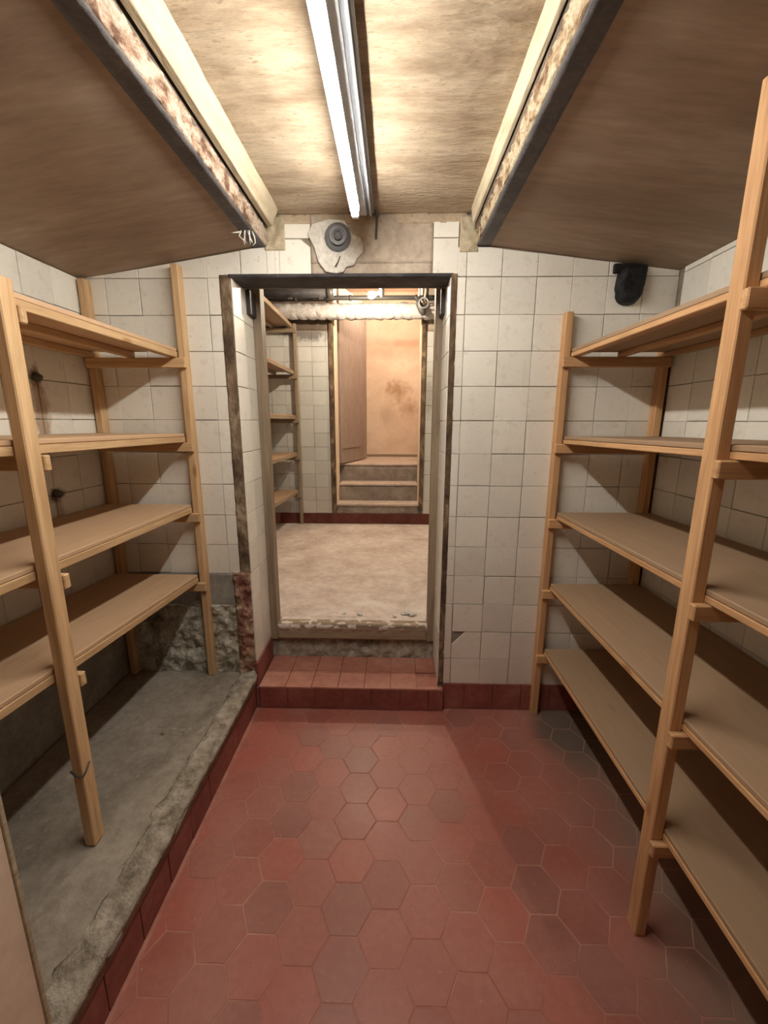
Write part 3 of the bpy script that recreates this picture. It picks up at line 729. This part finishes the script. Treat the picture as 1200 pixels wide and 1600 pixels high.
# ================================================================ THINGS
# ---- ceiling lamp
lamp = empty('fluorescent_lamp', (-0.12, -0.79, 2.33)); tag(lamp, 'long fluorescent ceiling lamp with one lit bare tube', 'lamp')
YT0, YT1 = -0.255, -1.455
TX, TZ = -0.151, 2.234
tube('tube', [(TX, YT0, TZ), (TX, YT0 - 0.01, TZ), (TX, YT1 + 0.01, TZ), (TX, YT1, TZ)], [0.013, 0.0155, 0.0155, 0.013], M['tube'], lamp, 14)
arc = [(TX + 0.0165 * math.sin(math.radians(t)), TZ + 0.0165 * math.cos(math.radians(t))) for t in range(-66, 67, 12)]
arc += [(TX + 0.0185 * math.sin(math.radians(t)), TZ + 0.0185 * math.cos(math.radians(t))) for t in range(66, -67, -12)]
prism('added_tube_shield', arc, 'y', YT1, YT0, M['white_metal'], lamp)  # hidden shield added over the tube to dim the ceiling around the lamp
prism('housing', [(-0.146, 2.296), (-0.146, 2.326), (-0.090, 2.326), (-0.088, 2.304), (-0.096, 2.294)], 'y', YT1 - 0.06, -0.085, M['blue_grey'], lamp, 0.002)
box('rim', (-0.146, YT1 - 0.06, 2.2910), (-0.118, -0.085, 2.2955), M['white_metal'], lamp, 0.001)
box('rim', (-0.107, YT1 - 0.06, 2.2890), (-0.098, -0.085, 2.2940), M['chrome'], lamp, 0.001)
for yy in (YT0 + 0.001, YT1 - 0.026):
    box('lampholder', (TX - 0.014, yy, TZ - 0.018), (TX + 0.014, yy + 0.024, 2.291), M['white_metal'], lamp, 0.004)
tube('cable', [(-0.100, -0.084, 2.312), (-0.085, -0.06, 2.318), (-0.080, -0.03, 2.316), (-0.082, -0.014, 2.305), (-0.084, -0.012, 2.27), (-0.085, -0.011, 2.235)], 0.005, M['gun'], lamp, 8)

# ---- round wall grille
gr = empty('ventilation_grille', (-0.244, -0.016, 2.240)); tag(gr, 'round grey vent fitting in torn white plaster above the doorway', 'vent')
def lathe(name, prof, c, mat, parent, n=28):
    """profile of (radius, y) turned round the y axis at c"""
    off = pz(parent); bm = bmesh.new(); rings = []
    for r, y in prof:
        rings.append([bm.verts.new(Vector((c[0] + r * math.cos(2 * math.pi * k / n), c[1] + y, c[2] + r * math.sin(2 * math.pi * k / n))) - off) for k in range(n)])
    for A, B in zip(rings, rings[1:]):
        for k in range(n): bm.faces.new((A[k], A[(k + 1) % n], B[(k + 1) % n], B[k]))
    bm.faces.new(rings[0]); bm.faces.new(rings[-1][::-1])
    return bm_obj(name, bm, mat, parent, smooth=False)
gc = (-0.244, -0.016, 2.240)
lathe('outer_ring', [(0.055, 0.0), (0.055, -0.006), (0.050, -0.010), (0.040, -0.004), (0.036, -0.004), (0.036, 0.0)], gc, M['grey_plastic'], gr)
lathe('inner_ring', [(0.036, 0.0), (0.036, -0.014), (0.031, -0.016), (0.026, -0.006), (0.020, -0.006), (0.020, 0.0)], (gc[0] + 0.001, gc[1], gc[2] + 0.004), M['grey_plastic_l'], gr)
lathe('hub', [(0.019, 0.0), (0.019, -0.018), (0.014, -0.022), (0.009, -0.014), (0.004, -0.014)], (gc[0] + 0.001, gc[1], gc[2] + 0.006), M['grey_plastic'], gr)

# ---- black flue stub hung in plastic under the right ceiling
fl = empty('flue_stub', (0.985, 0.0, 2.07)); tag(fl, 'black sheet-wrapped flue stub at the top of the wall right of the doorway', 'flue')
U = [(0.930, 2.138), (0.934, 2.06), (0.945, 2.02)]
bm = bmesh.new(); off = pz(fl); NS = 22; rings = []
for k in range(9):
    t = k / 8; ring = []
    for j in range(NS):
        a = 2 * math.pi * j / NS
        # stadium outline, flat at the ceiling
        x = 0.985 + 0.052 * math.copysign(abs(math.cos(a)) ** 0.7, math.cos(a)) + 0.006 * (1 if math.sin(a) > 0 else 0) * math.cos(a)
        z = 2.040 + (0.068 * math.sin(a) if math.sin(a) < 0 else 0.088 * abs(math.sin(a)) ** 0.45)
        s = 1.0 - 0.35 * t * t
        x = 0.985 + (x - 0.985) * s; z = 2.055 + (z - 2.055) * s
        y = -0.004 - 0.055 * math.sin(t * math.pi / 2)
        d = 0.008 * noise.noise(Vector((x * 28, y * 40, z * 28)))
        ring.append(bm.verts.new(Vector((x + d, y - d, z)) - off))
    rings.append(ring)
for A, B in zip(rings, rings[1:]):
    for j in range(NS): bm.faces.new((A[j], A[(j + 1) % NS], B[(j + 1) % NS], B[j]))
bm.faces.new(rings[-1]); bm.faces.new(rings[0][::-1])
bm_obj('wrapping', bm, M['black'], fl, smooth=True)
box('ceiling_plate', (0.915, -0.02, 2.098), (1.055, 0.0, 2.136), M['soot'], fl, 0.004)

# ---- small rusty pipe stubs in the left wall
for (yy, zz, lb) in ((-0.336, 1.648, 'rusty pipe stub in the left wall, rust run below, under the top shelf'), (-0.327, 1.195, 'dark pipe stub low in the left wall above the third shelf')):
    s_ = tube('pipe_stub', [(XL - 0.01, yy, zz), (XL + 0.015, yy, zz), (XL + 0.028, yy + 0.004, zz - 0.006)], [0.016, 0.016, 0.012], M['gun'], None, 10)
    tag(s_, lb, 'pipe')

# ---- dusty cobweb on the left beam
cw = empty('cobweb', (-0.585, -0.15, 2.20)); tag(cw, 'torn dusty white cobweb hanging from the left beam', 'cobweb')
for k in range(6):
    x0 = -0.600 + 0.008 * k; y0 = -0.17 + 0.008 * random.uniform(-1, 1)
    pts = [(x0, y0, 2.206), (x0 + random.uniform(-.01, .01), y0 + random.uniform(-.01, .01), 2.185), (x0 + random.uniform(-.012, .012), y0 + random.uniform(-.01, .01), 2.165 + random.uniform(0, 0.015)), (x0 + random.uniform(-.01, .015), y0, 2.150 + random.uniform(0, .02))]
    tube('strand', pts, [0.003, 0.0028, 0.002, 0.001], M['cobweb'], cw, 5)
tube('strand', [(-0.60, -0.17, 2.203), (-0.625, -0.18, 2.196), (-0.640, -0.175, 2.198)], [0.003, 0.0025, 0.001], M['cobweb'], cw, 5)

# ---- shelf units
def shelf_unit(name, label, side, xf, xb, posts, shelves, y_far, y_near, k, pm, cleat_side, panel_mat, floor_z, pw=0.032, pd=0.045, thick=(0.015, 0.025), group=None, cleat_h=0.042):
    """side -1 = stands on the left. xf = front edge of the shelves, xb = back. posts: (y_lo, front top, back top). shelves: (z_near, z_far)."""
    s = side
    u = empty(name, ((xf + xb) / 2, (y_far + y_near) / 2, floor_z)); tag(u, label, 'shelf unit', group)
    for (yl, zt, zb, front_dx) in posts:
        x0 = xf - s * 0.001 + front_dx
        xa, xb_ = sorted((x0, x0 - s * pw))
        bot = floor_z
        box('post', (xa, yl, bot), (xb_, yl + pd, zt), pm['z'], u, 0.003)
        xa, xb_ = sorted((xb - s * 0.002, xb - s * (0.002 + pw)))
        box('post', (xa, yl, bot), (xb_, yl + pd, zb), pm['z'], u, 0.003)
    for (zn, zf_) in shelves:
        sl = math.atan2(zf_ - zn, y_far - y_near)
        L = y_far - y_near; zc = (zn + zf_) / 2; yc = (y_far + y_near) / 2
        xi = xb - s * 0.004
        x0, x1 = sorted((xf, xi))
        # the board itself
        pan = box('shelf_board', (x0, yc - L / 2, zc - thick[0]), (x1, yc + L / 2, zc), panel_mat, u, 0.0025, rot=(sl, 0, 0))
        cw_ = 0.034
        zb0 = -thick[0] / 2 - thick[1] / 2
        for q in (xf, (xf + xi) / 2 + s * 0.0, xi - s * cw_ * 0.0):
            if q == xf: a0, a1 = sorted((xf - s * 0.002, xf + s * cw_))
            elif q == xi: a0, a1 = sorted((xi, xi - s * cw_))
            else: a0, a1 = q - cw_ / 2, q + cw_ / 2
            bm = bmesh.new(); bm_box(bm, (a0 - (x0 + x1) / 2, -L / 2, -thick[0] / 2 - thick[1]), (a1 - (x0 + x1) / 2, L / 2, -thick[0] / 2 - 0.0006), 0.002)
            b = bm_obj('batten', bm, pm['y'], pan)
        for (yl, zt, zb, front_dx), cs_ in zip(posts, cleat_side):
            z_at = zn + (zf_ - zn) * ((yl - y_near) / L) - thick[0] - thick[1] - 0.001
            ya, yb = (yl - 0.0215, yl - 0.0005) if cs_ < 0 else (yl + pd + 0.0005, yl + pd + 0.0215)
            xo = xf - s * (pw + 0.006) + front_dx
            xa, xb_ = sorted((xo, xb - s * 0.004))
            box('cleat', (xa, ya, z_at - cleat_h), (xb_, yb, z_at), pm['x'], u, 0.003)
    return u

pl = {a: M['pine_l' + a] for a in 'xyz'}; pr = {a: M['pine_r' + a] for a in 'xyz'}; pd_ = {a: M['pine_d' + a] for a in 'xyz'}
unit_l = shelf_unit('wooden_shelf_unit', 'pale pine shelf unit of four shelves standing on the concrete platform', -1, -0.955, XL + 0.014,
           [(-0.050, 2.135, 2.08, 0.0), (-0.944, 1.815, 1.80, 0.006), (-1.315, 1.815, 1.80, 0.0)],
           [(1.802, 1.796), (1.440, 1.430), (1.110, 1.100), (0.822, 0.752)], -0.058, -1.322, 1, pl, (-1, 1, 1), M['panel_l'], 0.195)
tube('wire_tie', [(-0.951, -0.9455, 0.470), (-0.932, -0.9465, 0.452), (-0.9155, -0.9455, 0.452), (-0.9145, -0.930, 0.462), (-0.9135, -0.915, 0.478)], 0.0032, M['gun'], unit_l, 6)
shelf_unit('wooden_shelf_unit', 'orange pine shelf unit of five shelves standing on the red tiles', 1, 0.755, XR - 0.016,
           [(-0.050, 1.942, 1.80, 0.0), (-1.008, 2.150, 2.10, 0.0), (-1.80, 2.150, 2.10, 0.0)],
           [(1.787, 1.792), (1.448, 1.424), (1.106, 1.078), (0.742, 0.728), (0.390, 0.384)], -0.058, -1.82, 1, pr, (-1, -1, -1), M['panel_r'], 0.0, thick=(0.015, 0.018))
shelf_unit('wooden_shelf_unit', 'brown timber shelf unit against the left of the further room', -1, -1.07, -1.488,
           [(Y2 - 0.06, 2.48, 2.45, 0.0), (1.50, 2.56, 2.45, 0.0)],
           [(2.487, 2.47), (2.015, 2.01), (1.55, 1.55), (1.158, 1.152), (0.775, 0.735)], Y2 - 0.065, 1.49, 1, pd_, (-1, 1), M['panel_r'], ZF + 0.002, group=None)

# ---- cream board on the platform, bottom left
bd = empty('cream_board', (-0.74, -1.65, 0.192)); tag(bd, 'cream painted upright board at the near end of the concrete platform', 'board')
box('panel', (-0.756, -1.955, 0.2005), (-0.731, -1.347, 2.02), M['cream_board'], bd, 0.002)
box('edge_strip', (-0.758, -1.347, 0.2005), (-0.729, -1.336, 2.02), M['cream_wood'], bd, 0.002)

# ---- further room: bulb, pipes, valve
lb = empty('light_bulb', (-0.18, 1.9, 2.54)); tag(lb, 'bare lit bulb hanging beside its white holder in the further room', 'lamp')
bm = bmesh.new(); off = pz(lb)
prof = [(0.010, -0.055), (0.013, -0.04), (0.024, -0.022), (0.030, 0.0), (0.027, 0.016), (0.016, 0.027), (0.003, 0.031)]
rings = []
ax = Vector((-0.85, -0.2, -0.30)).normalized(); a1 = ax.orthogonal().normalized(); a2 = ax.cross(a1)
for r, h in prof:
    rings.append([bm.verts.new(Vector((-0.206, 1.9, 2.538)) + ax * h + (a1 * math.cos(t * math.pi / 7) + a2 * math.sin(t * math.pi / 7)) * r - off) for t in range(14)])
for A, B in zip(rings, rings[1:]):
    for j in range(14): bm.faces.new((A[j], A[(j + 1) % 14], B[(j + 1) % 14], B[j]))
bm.faces.new(rings[0]); bm.faces.new(rings[-1][::-1])
bm_obj('glass_bulb', bm, M['bulb'], lb, smooth=True)
tube('lamp_holder', [(-0.116, 1.91, 2.640), (-0.116, 1.91, 2.63), (-0.117, 1.91, 2.545), (-0.119, 1.91, 2.530)], [0.010, 0.021, 0.021, 0.012], M['white_metal'], lb, 12)
tube('neck', [(-0.155, 1.905, 2.553), (-0.118, 1.91, 2.565)], [0.013, 0.015], M['white_metal'], lb, 10)
tube('cord', [(-0.116, 1.91, 2.98), (-0.114, 1.912, 2.80), (-0.116, 1.91, 2.64)], 0.004, M['cable'], lb, 6)

sl_ = empty('stair_lamp', (-0.157, 3.30, 2.96)); tag(sl_, 'small glaring white lamp on a cord inside the stair', 'lamp')
tube('glass_bulb', [(-0.157, 3.30, 2.925), (-0.157, 3.30, 2.930), (-0.157, 3.30, 2.985), (-0.157, 3.30, 2.99)], [0.010, 0.020, 0.020, 0.012], M['stair_lit'], sl_, 12)
tube('lamp_holder', [(-0.157, 3.30, 2.99), (-0.157, 3.30, 3.04)], 0.016, M['white_metal'], sl_, 10)
tube('cord', [(-0.157, 3.30, 3.04), (-0.157, 3.30, 3.20)], 0.004, M['cable'], sl_, 6)

ip = empty('lagged_pipe', (0, 2.58, 2.575)); tag(ip, 'thick white lagged pipe crossing the further room above the stair door', 'pipe')
tube('lagging', [(-1.49 + 0.02 * k, 2.56, 2.566 + 0.004 * math.sin(k * 1.3)) for k in range(124)], 0.074, M['insul'], ip, 18, jitter=0.16)
dp = empty('dark_pipe', (0, 2.56, 2.685)); tag(dp, 'thin dark pipe running along the top of the lagged pipe', 'pipe')
tube('pipe', [(-1.49, 2.55, 2.690), (-0.5, 2.55, 2.690), (0.98, 2.55, 2.690)], 0.022, M['gun'], dp, 10)
for x in (-1.0, -0.45, 0.2, 0.7): tube('bracket', [(x - 0.012, 2.55, 2.690), (x + 0.012, 2.55, 2.690)], 0.028, M['gun'], dp, 10)
tp = empty('ceiling_pipe', (-0.9, 2.3, 2.72)); tag(tp, 'fat dark grey pipe under the far ceiling left of the bulb', 'pipe')
tube('pipe', [(-1.49, 2.40, 2.702), (-1.0, 2.40, 2.702), (-0.64, 2.40, 2.702)], 0.05, M['steel_dark'], tp, 14)
tube('end_collar', [(-0.66, 2.40, 2.702), (-0.60, 2.40, 2.702)], 0.058, M['gun'], tp, 14)
for x in (-1.02, -0.72): box('hanger', (x - 0.02, 2.385, 2.64), (x + 0.02, 2.415, 2.98), M['gun'], tp, 0.002)
vv = empty('valve', (0.245, 2.44, 2.58)); tag(vv, 'grey iron valve with cables clamped on the lagged pipe', 'valve')
tube('valve_body', [(0.215, 2.435, 2.665), (0.225, 2.432, 2.60), (0.262, 2.43, 2.54), (0.275, 2.432, 2.50)], [0.020, 0.030, 0.034, 0.018], M['gun'], vv, 12, jitter=0.3)
hw = bmesh.new(); tube_mesh(hw, [Vector((0.27 + 0.045 * math.cos(t * math.pi / 8), 2.385, 2.60 + 0.045 * math.sin(t * math.pi / 8))) - pz(vv) for t in range(17)], 0.007, 6)
bm_obj('hand_wheel', hw, M['grey_plastic_l'], vv, smooth=True)
tube('stem', [(0.27, 2.385, 2.60), (0.268, 2.43, 2.58)], 0.008, M['gun'], vv, 8)
for x in (0.225, 0.285):
    tube('cable', [(x, 2.45, 2.97), (x - 0.01, 2.43, 2.82), (x + 0.004, 2.425, 2.72), (x - 0.006, 2.43, 2.63)], 0.010, M['cable'], vv, 8)

# ---- crumbs of plaster by the sill
for k, (x, y, r) in enumerate(((0.095, 0.40, 0.030), (0.125, 0.385, 0.022), (0.060, 0.40, 0.017), (-0.20, 0.38, 0.016), (-0.30, 0.39, 0.014), (0.01, 0.37, 0.015))):
    bm = bmesh.new(); bmesh.ops.create_icosphere(bm, subdivisions=1, radius=1.0)
    for v in bm.verts:
        q = v.co.copy(); s = 1 + 0.5 * noise.noise(q * 2 + Vector((k * 5.0, 0, 0)))
        v.co = Vector((q.x * r * 1.4 * s, q.y * r * 0.8 * s, (q.z * 0.35 + 0.30) * r * s))
    o = bm_obj('plaster_chip', bm, M['white_plaster'], None); o.location = (x, y, 0.337); o.rotation_euler = (0, 0, k * 1.1 - 0.4)
    tag(o, ('largest white plaster chip lying by the door sill', 'second largest plaster chip, touching the right of the largest one', 'thin plaster sliver just left of the largest chip',
            'plaster crumb by the sill below the middle of the stair', 'leftmost plaster crumb by the door sill', 'small plaster crumb nearest the sill edge')[k], 'debris', group='plaster crumbs by the sill')
